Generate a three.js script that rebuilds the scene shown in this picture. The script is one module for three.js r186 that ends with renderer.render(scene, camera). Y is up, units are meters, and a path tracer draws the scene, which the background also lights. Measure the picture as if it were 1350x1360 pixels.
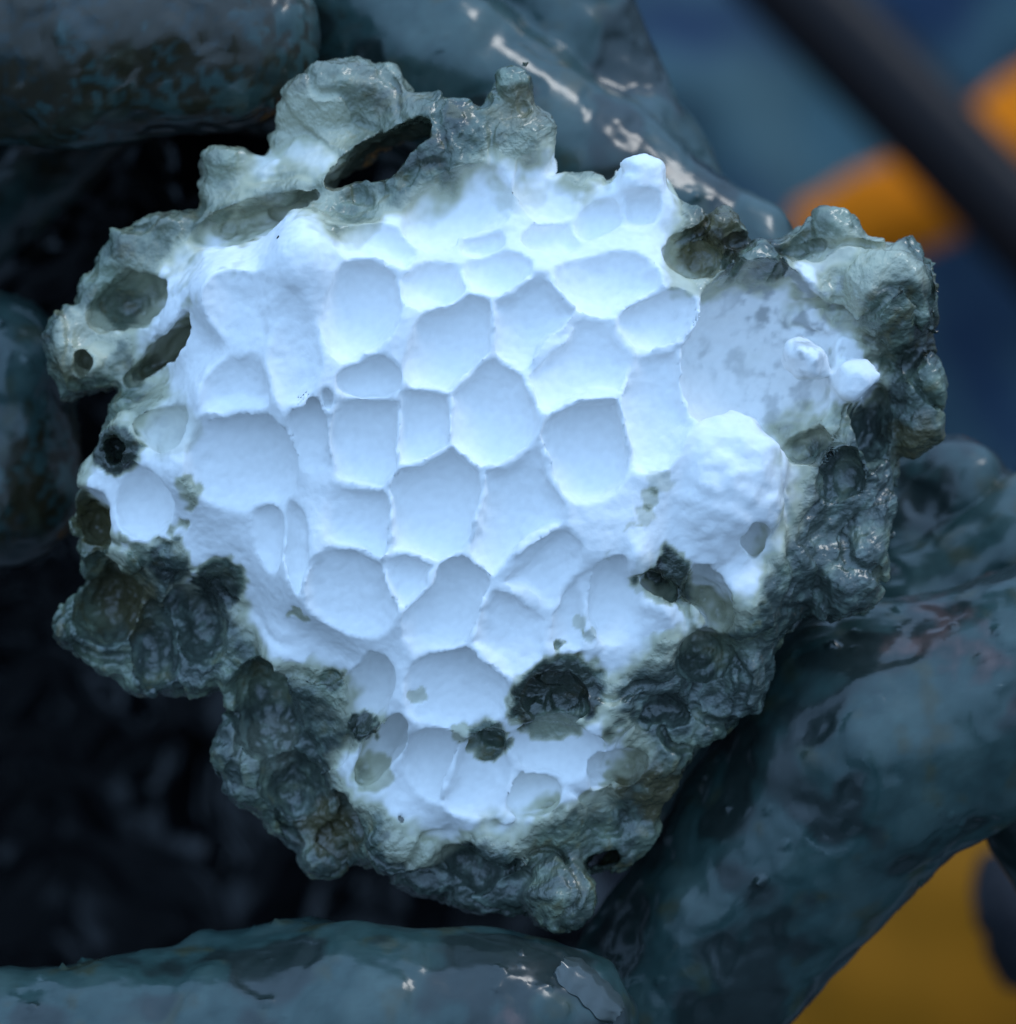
import * as THREE from 'three';

// ------------------------------------------------------------------ camera, sky, sun, exposure
// "Frame" F: x right, y up the picture, z towards the camera; unit 0.1 mm; origin in the middle of the lump.
const U = 1e-4, D = 5500, PITCH = 34 * Math.PI / 180;
const scene = new THREE.Scene();
const CENTRE = new THREE.Vector3(0, 1.1, 0);
const Q = new THREE.Quaternion().setFromAxisAngle(new THREE.Vector3(1, 0, 0), -PITCH);
const camera = new THREE.PerspectiveCamera(2 * Math.atan(680 / D) * 180 / Math.PI, 1016 / 1024, 0.02, 400);
camera.quaternion.copy(Q);
camera.position.copy(new THREE.Vector3(0, 0, D * U).applyQuaternion(Q).add(CENTRE));
camera.focus = (D - 10) * U;
camera.userData.fStop = 13;

const renderer = new THREE.WebGLRenderer({ antialias: true });
renderer.toneMapping = THREE.LinearToneMapping;
renderer.toneMappingExposure = 1.2;
renderer.shadowMap.enabled = true;

function skyTexture() {                                   // even overcast, a little brighter overhead
  const w = 256, h = 128, d = new Float32Array(w * h * 4);
  for (let j = 0; j < h; j++) {
    const el = ((j + 0.5) / h - 0.5) * Math.PI, s = Math.sin(el);
    for (let i = 0; i < w; i++) {
      const o = (j * w + i) * 4;
      const L = s > 0 ? 0.40 + 1.25 * s : 0.05;
      d[o] = 0.39 * L; d[o + 1] = 0.655 * L; d[o + 2] = 1.06 * L; d[o + 3] = 1;
    }
  }
  const t = new THREE.DataTexture(d, w, h, THREE.RGBAFormat, THREE.FloatType);
  t.mapping = THREE.EquirectangularReflectionMapping; t.magFilter = t.minFilter = THREE.LinearFilter; t.needsUpdate = true;
  return t;
}
scene.background = scene.environment = skyTexture();
scene.backgroundIntensity = scene.environmentIntensity = 1;
const sun = new THREE.DirectionalLight(new THREE.Color(1, 0.98, 0.95), 0.6);
sun.position.set(2.0, 3.0, -1.0).add(CENTRE); sun.target.position.copy(CENTRE);
sun.castShadow = true; sun.shadow.radius = 30; sun.shadow.mapSize.set(2048, 2048);
Object.assign(sun.shadow.camera, { left: -1, right: 1, top: 1, bottom: -1, near: 0.1, far: 10 });
scene.add(sun, sun.target);

// ------------------------------------------------------------------ noise
function rng(seed) { let a = seed >>> 0; return () => { a = (a + 0x6d2b79f5) | 0; let t = Math.imul(a ^ (a >>> 15), 1 | a); t = (t + Math.imul(t ^ (t >>> 7), 61 | t)) ^ t; return ((t ^ (t >>> 14)) >>> 0) / 4294967296; }; }
const PERM = new Uint8Array(512), GRAD = new Float32Array(256 * 3);
{
  const r = rng(71), p = [...Array(256).keys()];
  for (let i = 255; i > 0; i--) { const j = Math.floor(r() * (i + 1)); [p[i], p[j]] = [p[j], p[i]]; }
  for (let i = 0; i < 512; i++) PERM[i] = p[i & 255];
  for (let i = 0; i < 256; i++) { const z = r() * 2 - 1, a = r() * 6.2832, s = Math.sqrt(1 - z * z); GRAD.set([s * Math.cos(a), s * Math.sin(a), z], i * 3); }
}
function noise(x, y, z) {
  const X = Math.floor(x), Y = Math.floor(y), Z = Math.floor(z); x -= X; y -= Y; z -= Z;
  const u = x * x * x * (x * (x * 6 - 15) + 10), v = y * y * y * (y * (y * 6 - 15) + 10), w = z * z * z * (z * (z * 6 - 15) + 10);
  const h = (i, j, k) => { const g = PERM[PERM[PERM[(X + i) & 255] + ((Y + j) & 255)] + ((Z + k) & 255)] * 3; return GRAD[g] * (x - i) + GRAD[g + 1] * (y - j) + GRAD[g + 2] * (z - k); };
  const l = (a, b, t) => a + (b - a) * t;
  return 1.5 * l(l(l(h(0, 0, 0), h(1, 0, 0), u), l(h(0, 1, 0), h(1, 1, 0), u), v), l(l(h(0, 0, 1), h(1, 0, 1), u), l(h(0, 1, 1), h(1, 1, 1), u), v), w);
}
function fbm(x, y, z, n = 4) { let a = 1, s = 0, f = 1; for (let i = 0; i < n; i++) { s += a * noise(x * f + i * 17.3, y * f, z * f); a *= 0.5; f *= 2.03; } return s; }
function ridged(x, y, z, n = 3) { let a = 1, s = 0, f = 1; for (let i = 0; i < n; i++) { s += a * (1 - 2 * Math.abs(noise(x * f, y * f + i * 9.1, z * f))); a *= 0.5; f *= 2.1; } return s; }
const clamp = (v, a = 0, b = 1) => v < a ? a : v > b ? b : v;
const smooth = (a, b, v) => { const t = clamp((v - a) / (b - a)); return t * t * (3 - 2 * t); };
const mix = (a, b, t) => a + (b - a) * t;
const smin = (a, b, k) => { const h = Math.max(k - Math.abs(a - b), 0) / k; return Math.min(a, b) - h * h * k * 0.25; };
const smax = (a, b, k) => -smin(-a, -b, k);

// ------------------------------------------------------------------ placing and tagging
// a point of the place seen at pixel (px, py) of the photograph at depth w before (+) or behind (-) the lump's face
const P = (px, py, w = 0) => { const s = (D - w) / D; return [(px - 675) * s, (680 - py) * s, w]; };
const taken = new Map();
function numbered(name) { const n = taken.get(name) ?? 0; taken.set(name, n + 1); return n ? name + '_' + String(n).padStart(3, '0') : name; }
function thing(name, label, category, at = [0, 0, 0], group) {
  const o = new THREE.Group(); o.name = numbered(name); o.quaternion.copy(Q);
  o.position.set(...at).multiplyScalar(U).applyQuaternion(Q).add(CENTRE);
  o.userData = { label, category }; if (group) o.userData.group = group;
  scene.add(o); return o;
}
function part(name, geometry, material, parent, label) {
  const m = new THREE.Mesh(geometry, material); m.name = name; m.castShadow = m.receiveShadow = true;
  if (label) m.userData.label = label;
  parent.add(m); return m;
}

// ------------------------------------------------------------------ surface from a distance field (sparse surface nets)
function surface(f, lo, hi, cell) {
  const B = 8, nb = [0, 1, 2].map((a) => Math.ceil((hi[a] - lo[a]) / cell / B)), n = nb.map((v) => v * B + 1);
  const F = new Float32Array(n[0] * n[1] * n[2]).fill(1e3), active = [];
  const sy = n[0], sz = n[0] * n[1], reach = cell * B * 0.87 * 2.1 + cell * 3;
  for (let bz = 0; bz < nb[2]; bz++) for (let by = 0; by < nb[1]; by++) for (let bx = 0; bx < nb[0]; bx++) {
    const c = f(lo[0] + (bx + .5) * B * cell, lo[1] + (by + .5) * B * cell, lo[2] + (bz + .5) * B * cell);
    const on = Math.abs(c) < reach; if (on) active.push(bx, by, bz);
    if (!on && c > 0) continue;
    if (!on) for (let k = bz * B; k <= bz * B + B; k++) for (let j = by * B; j <= by * B + B; j++) for (let i = bx * B; i <= bx * B + B; i++) F[i + j * sy + k * sz] = -1e3;
  }
  for (let a = 0; a < active.length; a += 3) {
    const x0 = active[a] * B, y0 = active[a + 1] * B, z0 = active[a + 2] * B;
    for (let k = z0; k <= z0 + B; k++) for (let j = y0; j <= y0 + B; j++) for (let i = x0; i <= x0 + B; i++) {
      const q = i + j * sy + k * sz; if (Math.abs(F[q]) < 999) continue;
      F[q] = f(lo[0] + i * cell, lo[1] + j * cell, lo[2] + k * cell);
    }
  }
  const id = new Map(), pos = [], index = [];
  const E = [[0, 1], [2, 3], [4, 5], [6, 7], [0, 2], [1, 3], [4, 6], [5, 7], [0, 4], [1, 5], [2, 6], [3, 7]];
  const off = [0, 1, sy, sy + 1, sz, sz + 1, sz + sy, sz + sy + 1], v = new Float32Array(8);
  const cellsOf = (fn) => { for (let a = 0; a < active.length; a += 3) { const x0 = active[a] * B, y0 = active[a + 1] * B, z0 = active[a + 2] * B; for (let k = z0; k < z0 + B; k++) for (let j = y0; j < y0 + B; j++) for (let i = x0; i < x0 + B; i++) fn(i, j, k); } };
  cellsOf((i, j, k) => {
    const q = i + j * sy + k * sz; let m = 0;
    for (let c = 0; c < 8; c++) { v[c] = F[q + off[c]]; if (v[c] < 0) m |= 1 << c; }
    if (!m || m === 255) return;
    let x = 0, y = 0, z = 0, s = 0;
    for (const [a, b] of E) {
      if ((m >> a & 1) === (m >> b & 1)) continue;
      const t = clamp(v[a] / (v[a] - v[b]), 0.02, 0.98);
      x += (a & 1) + t * ((b & 1) - (a & 1)); y += (a >> 1 & 1) + t * ((b >> 1 & 1) - (a >> 1 & 1)); z += (a >> 2) + t * ((b >> 2) - (a >> 2)); s++;
    }
    id.set(q, pos.length / 3); pos.push(lo[0] + (i + x / s) * cell, lo[1] + (j + y / s) * cell, lo[2] + (k + z / s) * cell);
  });
  const axes = [[1, sy, sz], [sy, sz, 1], [sz, 1, sy]];
  for (const q of id.keys()) for (const [d, e, g] of axes) {
    const a = F[q] < 0, b = F[q + d] < 0; if (a === b) continue;
    const p0 = id.get(q), p1 = id.get(q - e), p2 = id.get(q - e - g), p3 = id.get(q - g);
    if (p1 === undefined || p2 === undefined || p3 === undefined) continue;
    if (a) index.push(p0, p1, p2, p0, p2, p3); else index.push(p0, p2, p1, p0, p3, p2);
  }
  const g = new THREE.BufferGeometry();
  g.setAttribute('position', new THREE.Float32BufferAttribute(pos, 3)); g.setIndex(index); g.computeVertexNormals();
  return g;
}
// push vertices along their normals, colour them, give them plane uv in metres, then go from 0.1 mm to metres
function finish(g, push, colour) {
  const p = g.attributes.position, nn = g.attributes.normal, N = p.count, col = new Float32Array(N * 3), uv = new Float32Array(N * 2), c = [0, 0, 0], extra = new Float32Array(N);
  for (let i = 0; i < N; i++) {
    const x = p.getX(i), y = p.getY(i), z = p.getZ(i), a = push(x, y, z, nn.getZ(i), nn.getY(i));
    p.setXYZ(i, x + nn.getX(i) * a, y + nn.getY(i) * a, z + nn.getZ(i) * a);
    extra[i] = colour(x, y, z, c, a, nn.getZ(i), nn.getY(i)) ?? 0; col.set(c, i * 3);
    uv[i * 2] = (x + 0.55 * z) * U; uv[i * 2 + 1] = (y + 0.45 * z) * U;
  }
  p.array.forEach((v, i) => { p.array[i] = v * U; });
  g.setAttribute('color', new THREE.BufferAttribute(col, 3)); g.setAttribute('uv', new THREE.BufferAttribute(uv, 2));
  g.computeVertexNormals(); return extra;
}
function grain(size, metres, fn) {                       // a repeating grey texture, fn(u, v, tile) in noise units
  const d = new Uint8Array(size * size * 4);
  for (let j = 0; j < size; j++) for (let i = 0; i < size; i++) {
    const a = i / size, b = j / size, o = (j * size + i) * 4;
    const s = (u, v) => fn(u, v), wa = a, wb = b;         // blend of four shifted copies makes it tile
    const val = (s(a, b) * (1 - wa) + s(a - 1, b) * wa) * (1 - wb) + (s(a, b - 1) * (1 - wa) + s(a - 1, b - 1) * wa) * wb;
    d[o] = d[o + 1] = d[o + 2] = clamp(val) * 255; d[o + 3] = 255;
  }
  const t = new THREE.DataTexture(d, size, size); t.wrapS = t.wrapT = THREE.RepeatWrapping; t.magFilter = THREE.LinearFilter; t.minFilter = THREE.LinearMipmapLinearFilter; t.generateMipmaps = true;
  t.repeat.set(1 / metres, 1 / metres); t.needsUpdate = true; return t;
}

// ------------------------------------------------------------------ materials
const iceBump = grain(512, 0.022, (u, v) => 0.5 + 0.28 * fbm(u * 26, v * 26, 3.1, 4));
const mudBump = grain(512, 0.024, (u, v) => 0.5 + 0.28 * fbm(u * 34, v * 34, 7.7, 4) + 0.12 * ridged(u * 22, v * 22, 1.7, 2));
const wetRough = grain(512, 0.030, (u, v) => 0.42 + 0.5 * smooth(-0.25, 0.35, fbm(u * 7, v * 7, 5.2, 4)) * 0.8);
const filmBump = grain(512, 0.034, (u, v) => 0.5 + 0.30 * fbm(u * 9, v * 9, 2.2, 4));
const iceMat = new THREE.MeshPhysicalMaterial({ vertexColors: true, roughness: 0.62, bumpMap: iceBump, bumpScale: 0.00008, specularIntensity: 0.6 });
const mudMat = new THREE.MeshPhysicalMaterial({ vertexColors: true, roughness: 0.5, roughnessMap: wetRough, bumpMap: mudBump, bumpScale: 0.0005, clearcoat: 0.6, clearcoatRoughness: 0.16 });
const wetMat = new THREE.MeshPhysicalMaterial({ vertexColors: true, roughness: 0.7, roughnessMap: wetRough, bumpMap: filmBump, bumpScale: 0.00012, specularIntensity: 0.3, clearcoat: 0.85, clearcoatRoughness: 0.2 });
const nailMat = new THREE.MeshPhysicalMaterial({ color: new THREE.Color().setRGB(0.05, 0.068, 0.062), roughness: 0.35, bumpMap: filmBump, bumpScale: 0.00012, clearcoat: 1, clearcoatRoughness: 0.12 });

// ------------------------------------------------------------------ the lump of gas hydrate
const OUTLINE = [[262, 272], [258, 240], [268, 205], [290, 188], [330, 192], [352, 200], [362, 150], [392, 112], [430, 80], [480, 70], [525, 85], [555, 118], [600, 125], [640, 140], [655, 108], [680, 85], [700, 100], [715, 135], [735, 160], [740, 200], [738, 235], [775, 228], [808, 232], [818, 215], [845, 208], [880, 225], [900, 262], [930, 285], [955, 275], [985, 292], [995, 318], [1030, 312], [1075, 285], [1100, 275], [1130, 285], [1160, 310], [1205, 310], [1240, 345], [1250, 400], [1240, 460], [1258, 510], [1258, 560], [1235, 605], [1205, 612], [1198, 650], [1190, 710], [1160, 750], [1110, 810], [1050, 855], [1020, 880], [1008, 925], [985, 965], [950, 985], [920, 1005], [908, 1040], [885, 1070], [875, 1130], [810, 1170], [790, 1165], [795, 1200], [780, 1235], [740, 1245], [700, 1235], [660, 1215], [600, 1215], [540, 1195], [490, 1160], [430, 1170], [390, 1150], [340, 1105], [310, 1050], [285, 1000], [292, 925], [270, 935], [230, 925], [170, 930], [110, 890], [75, 850], [72, 815], [100, 780], [92, 735], [90, 690], [95, 650], [110, 610], [140, 550], [150, 520], [120, 530], [80, 540], [58, 500], [55, 450], [65, 418], [85, 405], [100, 370], [130, 320], [145, 298], [200, 290], [225, 275], [258, 280]];
const ICE = [[262, 355], [310, 330], [378, 310], [430, 318], [470, 285], [540, 262], [600, 246], [690, 218], [730, 225], [765, 262], [815, 245], [850, 225], [880, 250], [890, 300], [905, 345], [960, 372], [1040, 378], [1060, 440], [1150, 495], [1100, 545], [1030, 560], [1040, 640], [1020, 720], [960, 760], [900, 735], [870, 760], [900, 830], [850, 850], [790, 870], [780, 920], [795, 970], [790, 1010], [750, 1050], [700, 1080], [620, 1090], [560, 1070], [500, 1060], [470, 1020], [500, 960], [455, 950], [470, 900], [420, 870], [390, 860], [350, 830], [320, 780], [265, 770], [235, 730], [215, 690], [150, 690], [110, 650], [140, 600], [170, 560], [220, 500], [235, 430]];
// front of the lump: pixel, pixel, depth
const FRONT = [[400, 340, 55], [480, 345, 35], [300, 400, 35], [300, 520, 10], [250, 620, -10], [180, 590, -50], [130, 640, -95], [200, 700, -65], [400, 500, 45], [550, 450, 45], [700, 420, 40], [850, 400, 30], [920, 440, 35], [1000, 380, 5], [1080, 310, -60], [600, 600, 50], [780, 560, 60], [870, 600, 50], [700, 700, 60], [550, 760, 45], [450, 780, 20], [650, 850, 40], [780, 800, 30], [800, 700, 50], [600, 920, 10], [620, 1040, -35], [520, 1080, -70], [700, 1060, -45], [800, 930, 0], [860, 830, 5], [960, 640, 20], [1000, 760, -10], [1100, 600, -30], [1150, 700, -80], [1100, 850, -110], [980, 930, -90], [880, 1000, -70], [850, 1120, -120], [700, 1180, -100], [560, 1160, -125], [420, 1130, -165], [350, 980, -120], [400, 880, -60], [300, 850, -110], [180, 870, -150], [120, 800, -150], [100, 690, -130], [600, 260, -15], [680, 200, -30], [720, 150, -60], [560, 240, -35], [460, 250, -65], [460, 140, -120], [380, 170, -130], [300, 230, -140], [330, 290, -100], [220, 320, -130], [160, 400, -145], [100, 470, -145], [200, 480, -140], [245, 450, -50], [850, 240, -25], [780, 250, -50], [930, 310, -40], [1180, 400, -60], [1200, 530, -110], [1230, 600, -130], [1020, 470, -40]];
// bubble hollows: pixel, pixel, half width, half height, clockwise turn, depth, how shallow (0 bowl .. 2 dish)
const HOLLOWS = [[1005, 480, 92, 104, 20, 84, .5], [330, 292, 84, 22, -18, 60, .2],
    [303, 415, 45, 72, 5, 34, .5], [304, 530, 40, 52, 10, 24, 1], [322, 615, 60, 62, 0, 30, .8], [385, 470, 30, 62, 0, 14, 1.2], [484, 405, 42, 66, 22, 40, .3], [490, 506, 36, 27, -15, 34, .1], [434, 536, 9, 14, 10, 26, .1],
  [583, 378, 40, 33, -20, 32, .5], [603, 455, 44, 74, 32, 46, .3], [500, 316, 52, 34, 20, 34, .4], [610, 276, 68, 44, -28, 40, .3], [655, 360, 42, 31, -15, 30, .6], [634, 320, 30, 17, 10, 18, .5], [707, 428, 54, 58, 25, 32, .7],
  [485, 590, 44, 56, 5, 36, .5], [562, 568, 38, 54, 12, 40, .4], [650, 545, 50, 70, -12, 42, .5], [412, 590, 26, 52, 0, 18, .8], [575, 674, 58, 70, 30, 44, .4], [677, 690, 60, 94, 14, 38, .7], [785, 585, 54, 68, 14, 54, .2],
  [474, 690, 44, 40, 0, 18, 1], [458, 800, 54, 60, 0, 34, .6], [545, 768, 38, 36, -30, 30, .4], [590, 812, 44, 66, 28, 44, .35], [677, 845, 50, 62, 15, 24, 1], [605, 925, 56, 58, 0, 32, .6], [492, 920, 29, 56, 22, 60, .1], [512, 988, 22, 62, 36, 70, .0],
  [575, 1012, 36, 50, 18, 40, .3], [632, 1036, 50, 46, 0, 26, .6], [706, 1054, 36, 27, -25, 36, .2], [712, 772, 46, 56, 20, 16, 1.2], [805, 367, 58, 43, -12, 32, .5], [878, 426, 46, 37, -5, 34, .4], [768, 478, 62, 62, 20, 28, .8],
  [875, 525, 42, 78, 14, 24, .8], [740, 313, 40, 23, -20, 22, .6], [845, 275, 26, 24, 0, 26, .5], [925, 345, 40, 30, 0, 50, .1], [730, 245, 34, 40, -20, 16, 1], [800, 290, 34, 20, -30, 20, .6], [770, 820, 30, 46, 20, 18, .8],
  [820, 800, 40, 52, 20, 22, .8], [355, 715, 20, 40, 0, 16, .8], [392, 725, 14, 52, -8, 30, .2], [735, 1000, 52, 40, -10, 26, .6],];
// holes and pits cut last, through the lumps too
const PITS = [
  [176, 402, 60, 44, -18, 62, .25], [218, 562, 38, 36, 0, 34, .2], [152, 597, 20, 25, 10, 60, .0], [192, 668, 44, 44, 20, 40, .3], [122, 690, 30, 42, -10, 90, .0], [145, 800, 44, 66, 8, 90, .1], [258, 822, 44, 62, -15, 60, .2], [205, 860, 26, 60, 5, 40, .3],
  [505, 206, 82, 27, -28, 500, .0], [352, 945, 44, 72, -8, 66, .2], [392, 1050, 46, 62, -25, 56, .3], [800, 1142, 24, 13, -35, 240, .0], [822, 1018, 44, 28, -20, 54, .1], [740, 930, 40, 37, 0, 34, .3], [650, 985, 22, 18, 0, 30, .3], [878, 772, 28, 20, 30, 46, .1],
  [945, 800, 26, 60, -24, 60, .1], [940, 870, 44, 40, 0, 56, .3], [880, 950, 40, 26, 0, 30, .5], [215, 462, 66, 20, -42, 110, .1], [250, 245, 20, 14, 0, 40, .3], [1120, 640, 34, 40, 0, 40, .4],
  [1070, 590, 34, 26, 0, 46, .2], [1160, 560, 30, 60, 0, 70, .2], [985, 322, 26, 14, -10, 40, .2], [1060, 330, 40, 16, -10, 30, .3], [905, 1055, 10, 16, 0, 40, .2], [1000, 715, 16, 22, 10, 40, .2], [110, 480, 14, 22, 20, 40, .2], [620, 1150, 40, 30, 20, 30, .5], [460, 1090, 20, 40, -20, 40, .3]];
// lumps: pixel, pixel, depth, half width, half height, half thickness, clockwise turn
const LUMPS = [[962, 640, 0, 88, 90, 62, 20], [935, 720, -20, 60, 40, 50, -20], [985, 790, -40, 45, 62, 50, -20], [1070, 476, -30, 34, 26, 40, 40], [1136, 508, -40, 32, 32, 36, 0], [1172, 392, -80, 72, 72, 80, 0], [1218, 500, -130, 40, 60, 60, -8], [1220, 565, -140, 36, 46, 60, 10], [742, 1188, -90, 52, 52, 60, 0], [845, 736, 20, 22, 27, 40, 0], [868, 805, -10, 32, 34, 40, 20], [684, 125, -70, 24, 44, 40, 0], [700, 180, -60, 40, 40, 40, 0], [455, 128, -150, 86, 52, 60, -15], [300, 215, -160, 36, 26, 40, 0], [372, 258, -130, 60, 22, 40, -15], [228, 300, -160, 40, 20, 40, -20], [85, 462, -150, 26, 54, 40, -10], [120, 480, -145, 22, 34, 34, -40], [850, 232, -40, 26, 24, 30, 0], [772, 246, -110, 36, 16, 40, 0], [955, 300, -60, 24, 22, 30, 0], [100, 830, -170, 30, 40, 40, 0], [1110, 300, -90, 40, 22, 40, 20], [530, 1115, -110, 60, 46, 50, 20], [430, 1140, -180, 32, 30, 40, 0], [990, 900, -110, 34, 70, 50, 10], [660, 1120, -90, 60, 40, 50, 0], [1120, 760, -110, 60, 80, 60, 30], [320, 1010, -150, 40, 60, 50, -20], [230, 900, -170, 60, 30, 50, 0]];
// mud film: pixel, pixel, radius, amount (+ muddy, - clean)
const STAINS = [[874, 640, 13, .28], [862, 662, 10, .34], [855, 684, 10, .3], [838, 708, 10, .3], [815, 736, 8, .25], [740, 930, 42, 1.3], [650, 985, 20, 1.0], [612, 974, 10, .4], [690, 955, 12, .4], [152, 597, 24, 1.3], [218, 562, 34, .25], [878, 768, 30, 1.2], [742, 856, 5, .8], [772, 826, 7, .3], [786, 842, 7, .3], [395, 822, 10, .5], [242, 655, 16, .55], [230, 700, 11, .6], [285, 772, 24, 1], [225, 745, 20, .9], [440, 905, 12, .5], [480, 968, 14, 1.2], [556, 925, 9, .35], [495, 1030, 18, .4], [930, 350, 36, .4], [1010, 345, 30, .3], [560, 250, 40, .22], [690, 235, 30, .25], [470, 290, 30, .3], [300, 350, 16, .2], [845, 735, 22, -1], [868, 802, 26, -.9], [1070, 472, 26, -.8], [1136, 502, 26, -.65], [1155, 390, 60, -.42], [1200, 430, 40, .3], [960, 790, 34, -.35], [930, 745, 26, -.5], [560, 1110, 40, -.4], [850, 222, 26, -.5], [95, 450, 30, -.3], [125, 478, 18, -.1], [455, 120, 80, -.24], [390, 170, 50, -.22], [300, 210, 40, -.26], [380, 255, 55, -.26], [220, 310, 60, -.2], [700, 180, 45, -.24], [255, 350, 34, -.3], [200, 430, 30, -.35], [150, 420, 60, -.16], [190, 670, 34, -.6], [130, 650, 18, -.4], [145, 740, 14, -.4], [240, 740, 24, -.5], [390, 850, 18, -.6], [345, 1000, 30, -.2], [1090, 310, 36, -.2], [840, 1000, 24, -.3], [750, 1000, 40, -.6], [800, 950, 22, -.3], [740, 1180, 40, -.12], [790, 1060, 26, -.25]];

const GREY = [[1000, 440, 90, .4], [1060, 410, 75, .75], [1045, 510, 60, .5], [1040, 640, 50, .3], [218, 560, 30, .25]];   // silt in the ice, plus shade of the right-hand hollow painted in grey
const WET = [[1110, 680, 130], [1180, 560, 70], [1090, 800, 80], [900, 930, 90], [1000, 900, 70], [250, 840, 90], [360, 990, 90], [420, 1100, 70], [660, 1190, 110], [850, 1060, 60], [160, 850, 60], [540, 1170, 60]];   // darker, wetter mud
const BROWN = [[120, 690, 44], [150, 800, 50], [822, 1018, 44], [885, 1065, 44], [430, 1110, 44], [925, 345, 34], [230, 390, 30], [960, 300, 40], [1230, 590, 40], [225, 490, 40], [690, 140, 34], [80, 480, 26]];
function outlineMap(points, w) {                          // signed distance to a closed outline on a coarse grid
  const poly = points.map(([x, y]) => P(x, y, w)), x0 = -720, y0 = -720, s = 4, n = 361, a = new Float32Array(n * n);
  for (let j = 0; j < n; j++) for (let i = 0; i < n; i++) {
    const x = x0 + i * s, y = y0 + j * s; let d = 1e9, inside = false;
    for (let k = 0, m = poly.length - 1; k < poly.length; m = k++) {
      const [ax, ay] = poly[k], [bx, by] = poly[m], ex = bx - ax, ey = by - ay, t = clamp(((x - ax) * ex + (y - ay) * ey) / (ex * ex + ey * ey));
      d = Math.min(d, Math.hypot(x - ax - ex * t, y - ay - ey * t));
      if ((ay > y) !== (by > y) && x < ex * (y - ay) / ey + ax) inside = !inside;
    }
    a[j * n + i] = inside ? -d : d;
  }
  return gridMap(a, x0, y0, s, n);
}
function gridMap(a, x0, y0, s, n) {
  return (x, y) => {
    const u = clamp((x - x0) / s, 0, n - 1.001), v = clamp((y - y0) / s, 0, n - 1.001), i = u | 0, j = v | 0, f = u - i, g = v - j, q = j * n + i;
    return (a[q] * (1 - f) + a[q + 1] * f) * (1 - g) + (a[q + n] * (1 - f) + a[q + n + 1] * f) * g;
  };
}
const edgeOf = outlineMap(OUTLINE, -150), iceOf = outlineMap(ICE, 0);
const frontOf = (() => {
  const pts = FRONT.map(([x, y, w]) => P(x, y, w)), x0 = -720, y0 = -720, s = 8, n = 181, a = new Float32Array(n * n);
  for (let j = 0; j < n; j++) for (let i = 0; i < n; i++) {
    let t = 0, ws = 0;
    for (const [x, y, w] of pts) { const d = (x - x0 - i * s) ** 2 + (y - y0 - j * s) ** 2 + 900, q = 1 / (d * d); t += w * q; ws += q; }
    a[j * n + i] = t / ws;
  }
  return gridMap(a, x0, y0, s, n);
})();
function ellipsoids(list, at, size) {                     // cells of 60 units remember which ellipsoids reach them
  const items = list.map((e) => { const [x, y, z] = at(e), [rx, ry, rz, turn] = size(e), a = -turn * Math.PI / 180; return { x, y, z, rx, ry, rz, c: Math.cos(a), s: Math.sin(a), R: Math.max(rx, ry) }; });
  const S = 40, cells = new Map();
  for (const e of items) for (let i = Math.floor((e.x - e.R - 60) / S); i <= (e.x + e.R + 60) / S; i++) for (let j = Math.floor((e.y - e.R - 60) / S); j <= (e.y + e.R + 60) / S; j++) {
    const k = i * 1000 + j; if (!cells.has(k)) cells.set(k, []); cells.get(k).push(e);
  }
  return (x, y) => cells.get(Math.floor(x / S) * 1000 + Math.floor(y / S));
}
const inEllipsoid = (e, x, y, z) => {
  const dx = x - e.x, dy = y - e.y, u = (e.c * dx + e.s * dy), v = (-e.s * dx + e.c * dy), w = z - e.z;
  const k0 = Math.hypot(u / e.rx, v / e.ry, w / e.rz), k1 = Math.hypot(u / e.rx ** 2, v / e.ry ** 2, w / e.rz ** 2);
  return k1 < 1e-9 ? -Math.min(e.rx, e.ry, e.rz) : k0 * (k0 - 1) / k1;
};
const hollowAt = (list, grow, deep = 1) => ellipsoids(list, ([x, y, , , , d, k]) => { const [a, b] = P(x, y, 0); const q = frontOf(a, b), p = P(x, y, q); return [p[0], p[1], q + d * deep * k]; },
  ([, , rx, ry, t, d, k]) => { const s = 1 / Math.sqrt(1 - (k / (1 + k)) ** 2); return [rx * s * grow, ry * s * grow, d * deep * (1 + k), t]; });
const hollowsAt = hollowAt(HOLLOWS, 1.2, 0.85), pitsAt = hollowAt(PITS, 1);
const lumpsAt = ellipsoids(LUMPS, ([x, y, w]) => P(x, y, w), ([, , , rx, ry, rz, t]) => [rx, ry, rz, t]);
const stainsAt = ellipsoids(STAINS, ([x, y]) => P(x, y, 0), ([, , r]) => [r * 1.8, r * 1.8, 1, 0]);
function muddy(x, y, z) {                                 // 0 clean ice .. 1 mud
  const wob = 26 * fbm(x / 90, y / 90, z / 90, 4), fine = 9 * noise(x / 14, y / 14, z / 14);
  let m = smooth(-26, 64, iceOf(x, y) + 1.15 * wob + fine);
  m = Math.max(m, smooth(-90, -190, z + 0.6 * wob) * 0.95);
  for (let i = 0; i < STAINS.length; i++) {
    const s = STAINS[i], X = (s[0] - 675), Y = (680 - s[1]), k = s[2] * 1.7; if (Math.abs(x - X) > k * 1.3 || Math.abs(y - Y) > k * 1.3) continue;
    const d = Math.hypot(x - X, y - Y) + wob * 0.45 * Math.min(1, s[2] / 30) + fine * 0.9;
    if (d < k) m += s[3] * smooth(k, k * 0.68, d);
  }
  return clamp(m, 0, 1.2);
}
const patches = (list, x, y, wob) => { let q = 0; for (const [px, py, r, a = 1] of list) { const d = Math.hypot(x - px + 675, y - 680 + py) + wob * r; if (d < r * 1.3) q = Math.max(q, a * smooth(r * 1.3, r * 0.5, d)); } return q; };
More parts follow.
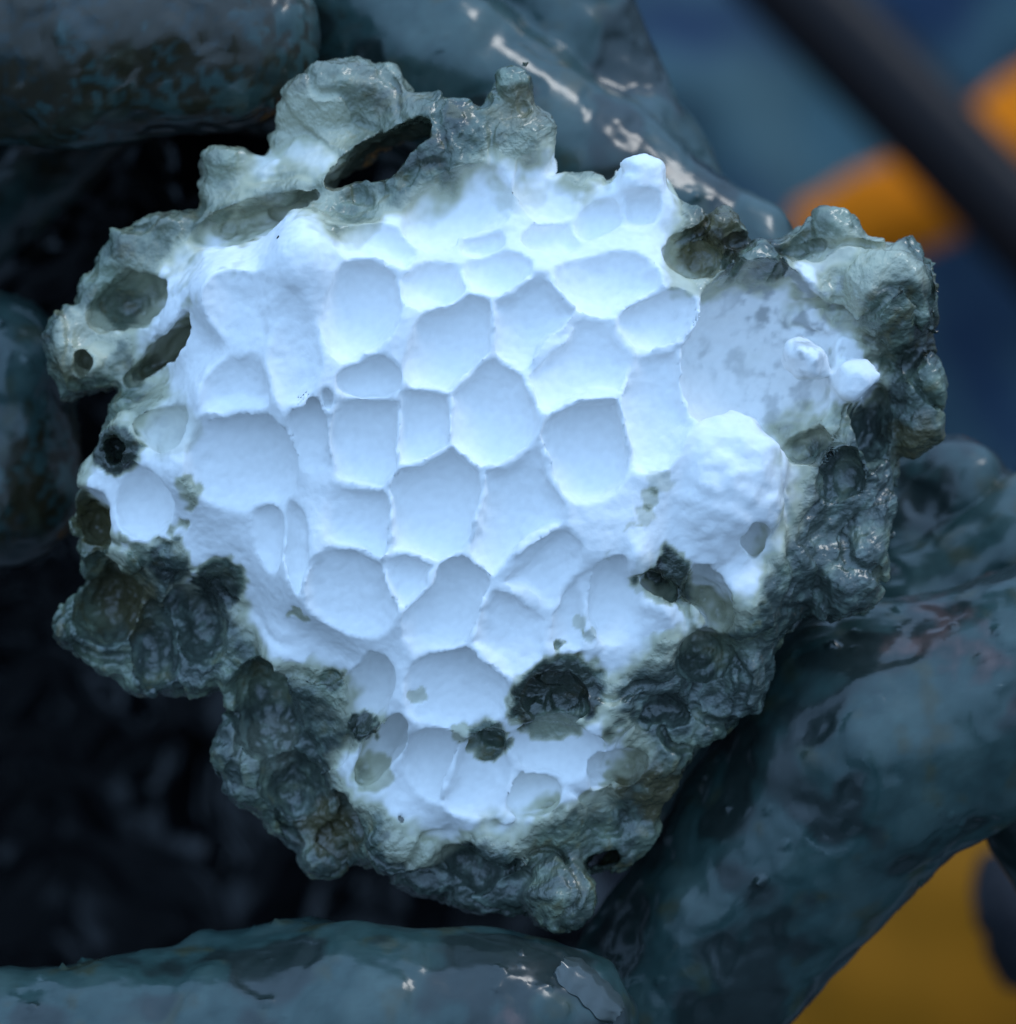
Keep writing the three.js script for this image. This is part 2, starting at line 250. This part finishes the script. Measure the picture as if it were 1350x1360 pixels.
function lumpField(x, y, z) {
  const wx = x + 9 * noise(x / 60, y / 60, z / 60 + 5), wy = y + 9 * noise(x / 60 + 9, y / 60, z / 60);
  const e = edgeOf(wx, wy) + 7 * noise(x / 26, y / 26, z / 26);
  const zf = frontOf(x, y) + 8;
  // sides draw in towards the back; front edge rounded over
  const depth = zf - z;
  let f = smax(e + 0.18 * Math.max(0, depth - 90) + 6, z - zf, 46);
  f = smax(f, -330 - z + 0.35 * Math.max(0, e + 160), 90);
  const jx = 2.6 * noise(x / 15, y / 15, z / 15 + 20), jy = 2.6 * noise(x / 15 + 20, y / 15, z / 15);
  const cut = (H, k, a, b) => { if (H) for (const h of H) if (Math.abs(z - h.z) < h.rz + 60) f = smax(f, -inEllipsoid(h, x + a * (wx - x) + b * jx, y + a * (wy - y) + b * jy, z), k); };
  const HH = hollowsAt(x, y);
  cut(HH, 5, 0.7, 1);
  if (HH && depth > -6 && depth < 60) {                   // thin crumbling walls left standing between neighbouring bubbles
    let d1 = 1e3, d2 = 1e3;
    for (const h of HH) { const d = inEllipsoid(h, x + 0.7 * (wx - x) + jx, y + 0.7 * (wy - y) + jy, z); if (d < d1) { d2 = d1; d1 = d; } else if (d < d2) d2 = d; }
    if (d1 < 2) f = smin(f, Math.max((d2 - d1) * 0.5 - 2.5 - 0.05 * depth + 1.8 * noise(x / 34, y / 34, z / 34), 6 - depth + 8 * noise(x / 44, y / 44, 2) + jx), 5);
  }
  const L = lumpsAt(x, y); if (L) for (const l of L) f = smin(f, inEllipsoid(l, wx, wy, z) + 4 * noise(x / 22, y / 22, z / 22 + 3), 16);
  const outer = iceOf(x, y);
  if (outer > -10 && Math.abs(f) < 60) f += mix(11, 6, smooth(100, -100, x) * smooth(100, 260, y)) * smooth(-10, 30, outer) * smooth(0.17, 0, Math.abs(noise(x / 80 + 3, y / 80, z / 80)));
  cut(pitsAt(x, y), 4, 1.6, 1.5);
  return f;
}
{
  const g = surface(lumpField, [-700, -640, -440], [680, 660, 120], 3.3);
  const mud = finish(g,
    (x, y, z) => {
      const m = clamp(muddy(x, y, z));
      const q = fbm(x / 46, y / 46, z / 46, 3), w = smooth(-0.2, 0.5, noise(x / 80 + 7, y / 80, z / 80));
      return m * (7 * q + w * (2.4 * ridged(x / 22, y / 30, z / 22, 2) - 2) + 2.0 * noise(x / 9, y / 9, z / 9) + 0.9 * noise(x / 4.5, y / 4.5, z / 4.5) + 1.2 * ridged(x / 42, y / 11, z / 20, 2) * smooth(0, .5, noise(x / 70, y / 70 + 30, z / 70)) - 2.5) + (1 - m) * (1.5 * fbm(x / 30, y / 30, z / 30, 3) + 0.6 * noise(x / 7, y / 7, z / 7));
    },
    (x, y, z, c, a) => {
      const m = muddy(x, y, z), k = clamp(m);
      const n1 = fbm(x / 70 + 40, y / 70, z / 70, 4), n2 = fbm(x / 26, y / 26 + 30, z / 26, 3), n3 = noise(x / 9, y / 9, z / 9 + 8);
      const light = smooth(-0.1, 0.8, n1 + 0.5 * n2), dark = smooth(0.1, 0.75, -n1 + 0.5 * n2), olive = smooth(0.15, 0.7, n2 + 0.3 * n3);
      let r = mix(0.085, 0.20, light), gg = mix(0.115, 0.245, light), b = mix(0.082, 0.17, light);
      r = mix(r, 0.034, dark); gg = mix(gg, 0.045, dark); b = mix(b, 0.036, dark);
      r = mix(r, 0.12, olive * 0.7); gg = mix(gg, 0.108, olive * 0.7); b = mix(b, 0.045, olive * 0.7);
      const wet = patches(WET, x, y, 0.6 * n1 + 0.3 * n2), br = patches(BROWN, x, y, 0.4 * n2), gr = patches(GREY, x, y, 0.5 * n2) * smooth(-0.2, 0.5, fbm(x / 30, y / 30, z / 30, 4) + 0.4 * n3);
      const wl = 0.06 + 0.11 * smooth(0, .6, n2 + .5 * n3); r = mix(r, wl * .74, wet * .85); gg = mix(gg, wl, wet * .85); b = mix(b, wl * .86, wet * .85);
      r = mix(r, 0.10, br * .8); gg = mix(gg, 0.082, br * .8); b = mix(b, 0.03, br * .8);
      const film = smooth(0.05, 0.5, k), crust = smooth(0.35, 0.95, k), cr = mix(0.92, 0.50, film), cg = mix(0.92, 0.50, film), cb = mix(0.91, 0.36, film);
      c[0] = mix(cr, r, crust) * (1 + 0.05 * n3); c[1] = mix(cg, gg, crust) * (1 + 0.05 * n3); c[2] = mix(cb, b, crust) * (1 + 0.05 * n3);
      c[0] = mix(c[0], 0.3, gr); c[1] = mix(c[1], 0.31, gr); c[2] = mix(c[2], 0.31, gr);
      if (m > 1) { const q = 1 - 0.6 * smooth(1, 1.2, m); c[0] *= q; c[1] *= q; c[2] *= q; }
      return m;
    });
  const lump = thing('hydrate_lump', 'big lump of white bubbly ice with a ragged muddy rim, held in muddy hands', 'ice lump');
  // two parts of one skin: clean ice and the mud crust round it
  const idx = g.index.array, a = [], b = [];
  for (let i = 0; i < idx.length; i += 3) (mud[idx[i]] + mud[idx[i + 1]] + mud[idx[i + 2]] < 1.5 ? a : b).push(idx[i], idx[i + 1], idx[i + 2]);
  const sub = (list) => { const s = new THREE.BufferGeometry(); const map = new Map(), at = { position: [], normal: [], color: [], uv: [] }, ix = []; for (const v of list) { let n = map.get(v); if (n === undefined) { n = map.size; map.set(v, n); for (const k in at) { const A = g.attributes[k]; for (let q = 0; q < A.itemSize; q++) at[k].push(A.array[v * A.itemSize + q]); } } ix.push(n); } for (const k in at) s.setAttribute(k, new THREE.Float32BufferAttribute(at[k], g.attributes[k].itemSize)); s.setIndex(ix); return s; };
  part('ice_core', sub(a), iceMat, lump, 'white bubbly ice face');
  part('mud_crust', sub(b), mudMat, lump, 'grey green mud crust around the ice');
  console.log('lump triangles', idx.length / 3);
}

// ------------------------------------------------------------------ hands
function limb(chains, blend, map = P) {                            // smooth union of tapered capsules; each chain is [px, py, depth, radius] joints
  const bones = [];
  for (const ch of chains) for (let i = 0; i + 1 < ch.length; i++) {
    const a = map(...ch[i]), b = map(...ch[i + 1]), d = [b[0] - a[0], b[1] - a[1], b[2] - a[2]];
    bones.push({ a, d, l2: d[0] ** 2 + d[1] ** 2 + d[2] ** 2, r0: ch[i][3], r1: ch[i + 1][3], chain: chains.indexOf(ch) });
  }
  return (x, y, z) => {
    const per = new Array(chains.length).fill(1e6);
    for (const o of bones) {
      const px = x - o.a[0], py = y - o.a[1], pz = z - o.a[2], t = clamp((px * o.d[0] + py * o.d[1] + pz * o.d[2]) / o.l2);
      const d = Math.hypot(px - o.d[0] * t, py - o.d[1] * t, pz - o.d[2] * t) - mix(o.r0, o.r1, t);
      per[o.chain] = smin(per[o.chain], d, 30);
    }
    let f = 1e6; for (let i = 0; i < per.length; i++) f = smin(f, per[i], blend);
    return f;
  };
}
function handMesh(chains, lo, hi, opt) {
  const f = limb(chains, opt.blend ?? 26);
  const field = (x, y, z) => f(x, y, z) - 8 * noise(x / 110, y / 110, z / 110) - 3 * noise(x / 48, y / 48, z / 48) - (opt.extra ? opt.extra(x, y, z) : 0);
  const g = surface(field, lo, hi, opt.cell ?? 6);
  // grey mud lies thick where it was pressed on, thinner elsewhere
  const coat = (x, y, z) => 0.75 * fbm(x / 130 + 3, y / 130, z / 130, 3) + 0.35;
  const spot = (list, x, y, wob) => { let s = 0; for (const [px, py, r] of list) s = Math.max(s, smooth(r * 1.25, r * 0.7, Math.hypot(x - (px - 675) * 1.06, y - (680 - py) * 1.06) + wob * r)); return s; };
  finish(g,
    (x, y, z) => {
      const film = coat(x, y, z), step = 4 * smooth(-0.04, 0.16, film) + 3 * smooth(0.3, 0.5, film);
      const crumb = Math.max(0, noise(x / 16, y / 16, z / 16 + 4) - 0.5) * 30 * smooth(-0.05, 0.4, noise(x / 130, y / 130 + 3, z / 130));
      return step + crumb + 1.3 * noise(x / 38, y / 38, z / 38) + 0.35 * noise(x / 10, y / 10, z / 10);
    },
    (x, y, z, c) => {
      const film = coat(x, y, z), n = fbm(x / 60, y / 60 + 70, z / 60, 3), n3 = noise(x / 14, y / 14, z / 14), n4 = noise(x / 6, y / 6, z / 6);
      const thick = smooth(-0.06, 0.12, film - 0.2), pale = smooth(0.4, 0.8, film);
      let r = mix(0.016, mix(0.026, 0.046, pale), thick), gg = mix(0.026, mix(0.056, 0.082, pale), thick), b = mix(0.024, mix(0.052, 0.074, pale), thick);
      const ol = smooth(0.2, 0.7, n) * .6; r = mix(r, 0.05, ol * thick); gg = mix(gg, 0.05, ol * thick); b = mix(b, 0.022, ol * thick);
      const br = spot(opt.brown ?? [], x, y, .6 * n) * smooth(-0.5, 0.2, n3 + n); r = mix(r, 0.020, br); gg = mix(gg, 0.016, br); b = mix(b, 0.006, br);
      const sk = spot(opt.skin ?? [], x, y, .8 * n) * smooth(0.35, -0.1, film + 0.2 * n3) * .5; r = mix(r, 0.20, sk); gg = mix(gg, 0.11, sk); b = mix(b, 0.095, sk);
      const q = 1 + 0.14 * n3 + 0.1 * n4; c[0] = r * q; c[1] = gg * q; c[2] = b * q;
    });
  return g;
}
const left = thing('muddy_hand', 'muddy wet hand coming from the left, thumb along the bottom and fingers behind the top', 'hand');
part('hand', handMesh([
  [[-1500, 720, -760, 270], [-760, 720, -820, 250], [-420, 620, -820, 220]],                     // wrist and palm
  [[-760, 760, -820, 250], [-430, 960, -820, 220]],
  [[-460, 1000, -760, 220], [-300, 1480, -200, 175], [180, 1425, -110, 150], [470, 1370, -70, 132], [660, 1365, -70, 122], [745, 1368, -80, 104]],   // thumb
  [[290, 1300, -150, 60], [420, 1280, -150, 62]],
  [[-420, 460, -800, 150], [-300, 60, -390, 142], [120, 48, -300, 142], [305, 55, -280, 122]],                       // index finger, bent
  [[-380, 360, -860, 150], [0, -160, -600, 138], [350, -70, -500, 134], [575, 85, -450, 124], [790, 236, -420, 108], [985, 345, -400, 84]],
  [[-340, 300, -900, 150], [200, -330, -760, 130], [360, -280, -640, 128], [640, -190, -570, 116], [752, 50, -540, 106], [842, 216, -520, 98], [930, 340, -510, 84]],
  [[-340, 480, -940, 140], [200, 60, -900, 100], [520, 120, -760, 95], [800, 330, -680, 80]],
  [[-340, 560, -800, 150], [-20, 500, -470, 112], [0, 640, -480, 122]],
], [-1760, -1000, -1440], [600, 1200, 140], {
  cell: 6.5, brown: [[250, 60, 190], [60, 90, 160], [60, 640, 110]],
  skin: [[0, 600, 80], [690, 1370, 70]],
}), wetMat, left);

{
  const g = new THREE.BoxGeometry(104, 60, 5, 60, 40, 2), p = g.attributes.position;
  for (let i = 0; i < p.count; i++) { const x = p.getX(i), y = p.getY(i); p.setZ(i, p.getZ(i) - 0.010 * y * y - 0.0016 * x * x + 1.5 * noise(x / 26, y / 26, 2)); p.setX(i, x + 6 * noise(y / 16, 3, 1)); p.setY(i, (y + 5 * noise(x / 18, 1, 5)) * (1 - 0.45 * smooth(26, 54, Math.abs(x)) ** 2)); }
  const X = new THREE.Vector3(0.72, -0.62, -0.06).normalize(), Z = new THREE.Vector3(0.42, 0.5, 0.62), Y = Z.clone().cross(X).normalize(); Z.copy(X).cross(Y).normalize();
  g.applyMatrix4(new THREE.Matrix4().makeBasis(X, Y, Z).setPosition(...P(788, 1309, -2))); g.scale(U, U, U); g.computeVertexNormals();
  part('nail', g, nailMat, left, 'wet thumbnail');
}
const right = thing('muddy_hand', 'muddy wet hand at lower right holding the lump, orange fabric behind it', 'hand');
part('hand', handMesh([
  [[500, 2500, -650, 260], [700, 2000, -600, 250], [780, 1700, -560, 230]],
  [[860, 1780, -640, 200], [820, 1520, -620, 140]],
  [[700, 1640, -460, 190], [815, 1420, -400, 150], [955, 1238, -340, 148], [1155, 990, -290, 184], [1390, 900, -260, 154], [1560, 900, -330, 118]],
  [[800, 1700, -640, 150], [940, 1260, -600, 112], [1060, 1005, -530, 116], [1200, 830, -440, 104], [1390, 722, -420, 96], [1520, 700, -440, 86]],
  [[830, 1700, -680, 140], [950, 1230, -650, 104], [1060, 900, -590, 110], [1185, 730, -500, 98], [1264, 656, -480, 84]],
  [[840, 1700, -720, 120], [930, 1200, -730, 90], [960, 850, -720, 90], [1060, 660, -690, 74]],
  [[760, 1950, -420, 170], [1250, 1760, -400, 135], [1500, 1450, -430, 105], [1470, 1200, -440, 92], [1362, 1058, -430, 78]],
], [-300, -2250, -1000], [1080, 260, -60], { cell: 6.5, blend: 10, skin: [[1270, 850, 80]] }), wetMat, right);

// ------------------------------------------------------------------ what is out of focus behind
function sheet(w, h, nx, ny, relief, thick = 30) {        // cloth with folds, closed at the back
  const g = new THREE.BoxGeometry(w, h, thick, nx, ny, 1), p = g.attributes.position;
  for (let i = 0; i < p.count; i++) { const x = p.getX(i), y = p.getY(i); p.setZ(i, p.getZ(i) + relief(x, y)); }
  g.scale(U, U, U); g.computeVertexNormals(); return g;
}
function tube(points, radii, seed, squash = 1, n = 96, m = 48) {   // bent, wrinkled tube with rounded ends
  const curve = new THREE.CatmullRomCurve3(points.map((p) => new THREE.Vector3(...p))), pos = [], idx = [], fr = curve.computeFrenetFrames(n);
  for (let i = 0; i <= n; i++) {
    const t = i / n, c = curve.getPointAt(t), k = t * (radii.length - 1), a = Math.min(k | 0, radii.length - 2);
    const r = mix(radii[a], radii[a + 1], k - a) * Math.sqrt(clamp(Math.min(t, 1 - t) * 30 + 0.0005));
    for (let j = 0; j < m; j++) {
      const th = j / m * Math.PI * 2, N = fr.normals[i], Bn = fr.binormals[i], ca = Math.cos(th), sa = Math.sin(th) * squash;
      const q = r * (1 + (seed ? 0.16 * noise(t * 7 + seed, ca * 1.3, sa * 1.3) : 0));
      pos.push((c.x + (N.x * ca + Bn.x * sa) * q) * U, (c.y + (N.y * ca + Bn.y * sa) * q) * U, (c.z + (N.z * ca + Bn.z * sa) * q) * U);
    }
  }
  for (let i = 0; i < n; i++) for (let j = 0; j < m; j++) { const a = i * m + j, b = i * m + (j + 1) % m, c = a + m, d = b + m; idx.push(a, b, c, b, d, c); }
  const g = new THREE.BufferGeometry(); g.setAttribute('position', new THREE.Float32BufferAttribute(pos, 3));
  const uv = new Float32Array(pos.length / 3 * 2); for (let i = 0; i < uv.length / 2; i++) { uv[2 * i] = pos[3 * i]; uv[2 * i + 1] = pos[3 * i + 1]; }
  g.setAttribute('uv', new THREE.BufferAttribute(uv, 2)); g.setIndex(idx); g.computeVertexNormals(); return g;
}
const rgb = (r, g, b) => new THREE.Color().setRGB(r, g, b);
const blueCloth = new THREE.MeshStandardMaterial({ vertexColors: true, roughness: 0.95 });
const darkCloth = new THREE.MeshStandardMaterial({ color: rgb(0.006, 0.006, 0.009), roughness: 0.95 });
const orange = new THREE.MeshPhysicalMaterial({ color: rgb(0.74, 0.175, 0.003), roughness: 0.9, specularIntensity: 0.3 });
const amber = new THREE.MeshPhysicalMaterial({ color: rgb(0.25, 0.088, 0.002), roughness: 0.9, specularIntensity: 0.3 });
const rodMat = new THREE.MeshPhysicalMaterial({ color: rgb(0.010, 0.006, 0.006), roughness: 0.4, specularIntensity: 0.35 });

const mottle = (g, seed) => { const p = g.attributes.position, c = new Float32Array(p.count * 3); for (let i = 0; i < p.count; i++) { const x = p.getX(i) / U, y = p.getY(i) / U, t = smooth(-0.25, 0.55, fbm(x / 620 + seed, y / 520, 2.5, 4)); c.set([mix(0.014, 0.066, t), mix(0.034, 0.122, t), mix(0.07, 0.13, t)], i * 3); } g.setAttribute('color', new THREE.BufferAttribute(c, 3)); return g; };
const folds = (x, y) => 620 * noise(x / 800 + 2, y / 950, 1.5) + 130 * noise(x / 300, y / 420, 4.5);
const at = P(1140, 20, -8200);
part('cloth', mottle(sheet(5000, 3300, 160, 140, folds), 4.2), blueCloth, thing('blue_cloth', 'blotchy out of focus blue cloth behind the dark rod in the upper right', 'cloth', at));
part('cloth', sheet(12000, 12000, 120, 120, (x, y) => 300 * noise(x / 900, y / 900, 8.5)), darkCloth, thing('dark_cloth', 'dark out of focus cloth at right below the blue cloth', 'cloth', P(700, 1200, -9600)));
{
  const wet = new THREE.MeshPhysicalMaterial({ color: rgb(0.006, 0.006, 0.007), roughness: 0.9, specularIntensity: 0.05, clearcoat: 0.6, clearcoatRoughness: 0.03 });
  const o = thing('added_black_sheet', 'glossy black sheet added to darken the gap between thumb and fingers at left', 'added_sheet', P(180, 800, -1900));
  const g = sheet(1700, 3000, 150, 240, (x, y) => 120 * noise(x / 420 + 3, y / 300, 3.5) + 110 * ridged(x / 380, y / 420 + 2, 6.5, 2) + 16 * noise(x / 90, y / 50, 1)); g.rotateX(0.72);
  part('fabric', g, wet, o);  // added black sheet standing in for the shaded hollow of the palm
}
const rodAt = P(1180, 140, -6400), rel = (px, py, w, o) => P(px, py, w).map((v, i) => v - o[i]);
part('rod', tube([rel(950, -125, -6500, rodAt), rel(1200, 135, -6400, rodAt), rel(1500, 447, -6300, rodAt)], [140, 140, 140], 0), rodMat, thing('rod', 'thick dark rod slanting across the blurred upper right background', 'rod', rodAt));
const slAt = P(1230, 240, -7300);
part('sleeve', tube([rel(1060, 335, -7300, slAt), rel(1190, 278, -7250, slAt), rel(1340, 190, -7350, slAt), rel(1560, 60, -7500, slAt)], [120, 165, 185, 190], 3), orange, thing('orange_fabric', 'blurred orange fabric roll behind the dark rod', 'fabric', slAt));
const orAt = P(1250, 1330, -3200);
part('fabric', tube([rel(1020, 1600, -3200, orAt), rel(1180, 1400, -3150, orAt), rel(1400, 1230, -3200, orAt), rel(1700, 1120, -3300, orAt)], [340, 330, 310, 300], 5), amber, thing('orange_fabric', 'blurred amber orange fabric below the lower right hand', 'fabric', orAt));
const stAt = P(1345, 1220, -2400);
part('strap', tube([rel(1330, 1150, -2500, stAt), rel(1345, 1220, -2400, stAt), rel(1370, 1300, -2450, stAt)], [55, 70, 55], 9), darkCloth, thing('dark_toggle', 'small dark blurred toggle in front of the amber fabric at the right edge', 'toggle', stAt));

// ------------------------------------------------------------------ unseen photographer, added to block sky light and darken reflections in the wet mud (0.1 mm, y up, before the ground)
{
  const id = (x, y, z) => [x, y, z], o = thing('person', 'unseen person in dark clothes added behind the camera to darken wet reflections', 'person');
  o.quaternion.identity(); o.position.set(0, 0, 0.62);
  const both = (f) => [f(1), f(-1)];
  const body = limb([
    [[0, 9400, 6200, 1500], [0, 11200, 5600, 1500], [0, 13300, 4300, 1600]], ...both((k) => [[0, 14000, 4000, 1000], [1600 * k, 13900, 3900, 800], [2900 * k, 11900, 3300, 560], [900 * k, 12500, 1000, 380]]),
    ...both((k) => [[800 * k, 9200, 6200, 1050], [1100 * k, 5000, 6000, 720], [1150 * k, 900, 6300, 520], [1150 * k, 500, 5200, 420]]),
    [[0, 14300, 3700, 620], [0, 15300, 3000, 620]],
  ], 500, id);
  const head = limb([[[0, 15900, 2600, 820], [0, 15300, 2250, 620]], [[0, 15500, 1900, 130], [0, 15300, 1580, 150]], ...both((k) => [[760 * k, 15600, 2500, 130], [790 * k, 15400, 2500, 120]])], 180, id);
  const g = surface((x, y, z) => smin(body(x, y, z), head(x, y, z), 160), [-4200, -100, 300], [4200, 17200, 8200], 130);
  finish(g, (x, y, z) => 40 * fbm(x / 900, y / 900, z / 900, 3), (x, y, z, c) => {
    const face = y > 14700 && z < 2500 && y < 16000, hair = y > 14700 && !face, leg = y < 9300;
    const q = face ? [0.42, 0.26, 0.19] : hair ? [0.03, 0.02, 0.015] : leg ? [0.02, 0.022, 0.03] : [0.018, 0.022, 0.028]; c[0] = q[0]; c[1] = q[1]; c[2] = q[2];
  });
  part('body', g, new THREE.MeshStandardMaterial({ vertexColors: true, roughness: 0.85 }), o);
  const grip = surface(limb(both((k) => [[900 * k, 12500, 1000, 330], [620 * k, 12700, 380, 300]]).concat(...both((k) => [0, 1, 2, 3].map((i) => [[680 * k, 12980 - i * 190, 240, 110], [560 * k, 13000 - i * 195, 20, 95], [330 * k, 12990 - i * 190, 40, 80]])), both((k) => [[700 * k, 12500, 600, 130], [420 * k, 12450, 520, 100]])), 60, id), [-1300, 11900, -200], [1300, 13300, 1500], 45);
  finish(grip, () => 0, (x, y, z, c) => { c[0] = 0.42; c[1] = 0.26; c[2] = 0.19; });
  part('hands', grip, new THREE.MeshStandardMaterial({ vertexColors: true, roughness: 0.6 }), o);
}

// ------------------------------------------------------------------ ground under it all
{
  const m = new THREE.Mesh(new THREE.CylinderGeometry(120, 120, 0.2, 64), new THREE.MeshStandardMaterial({ color: rgb(0.07, 0.075, 0.08), roughness: 0.9 }));
  m.name = 'ground'; m.userData.kind = 'structure'; m.position.y = -0.1; m.receiveShadow = true; scene.add(m);
}
renderer.setSize(1016, 1024);
renderer.render(scene, camera);
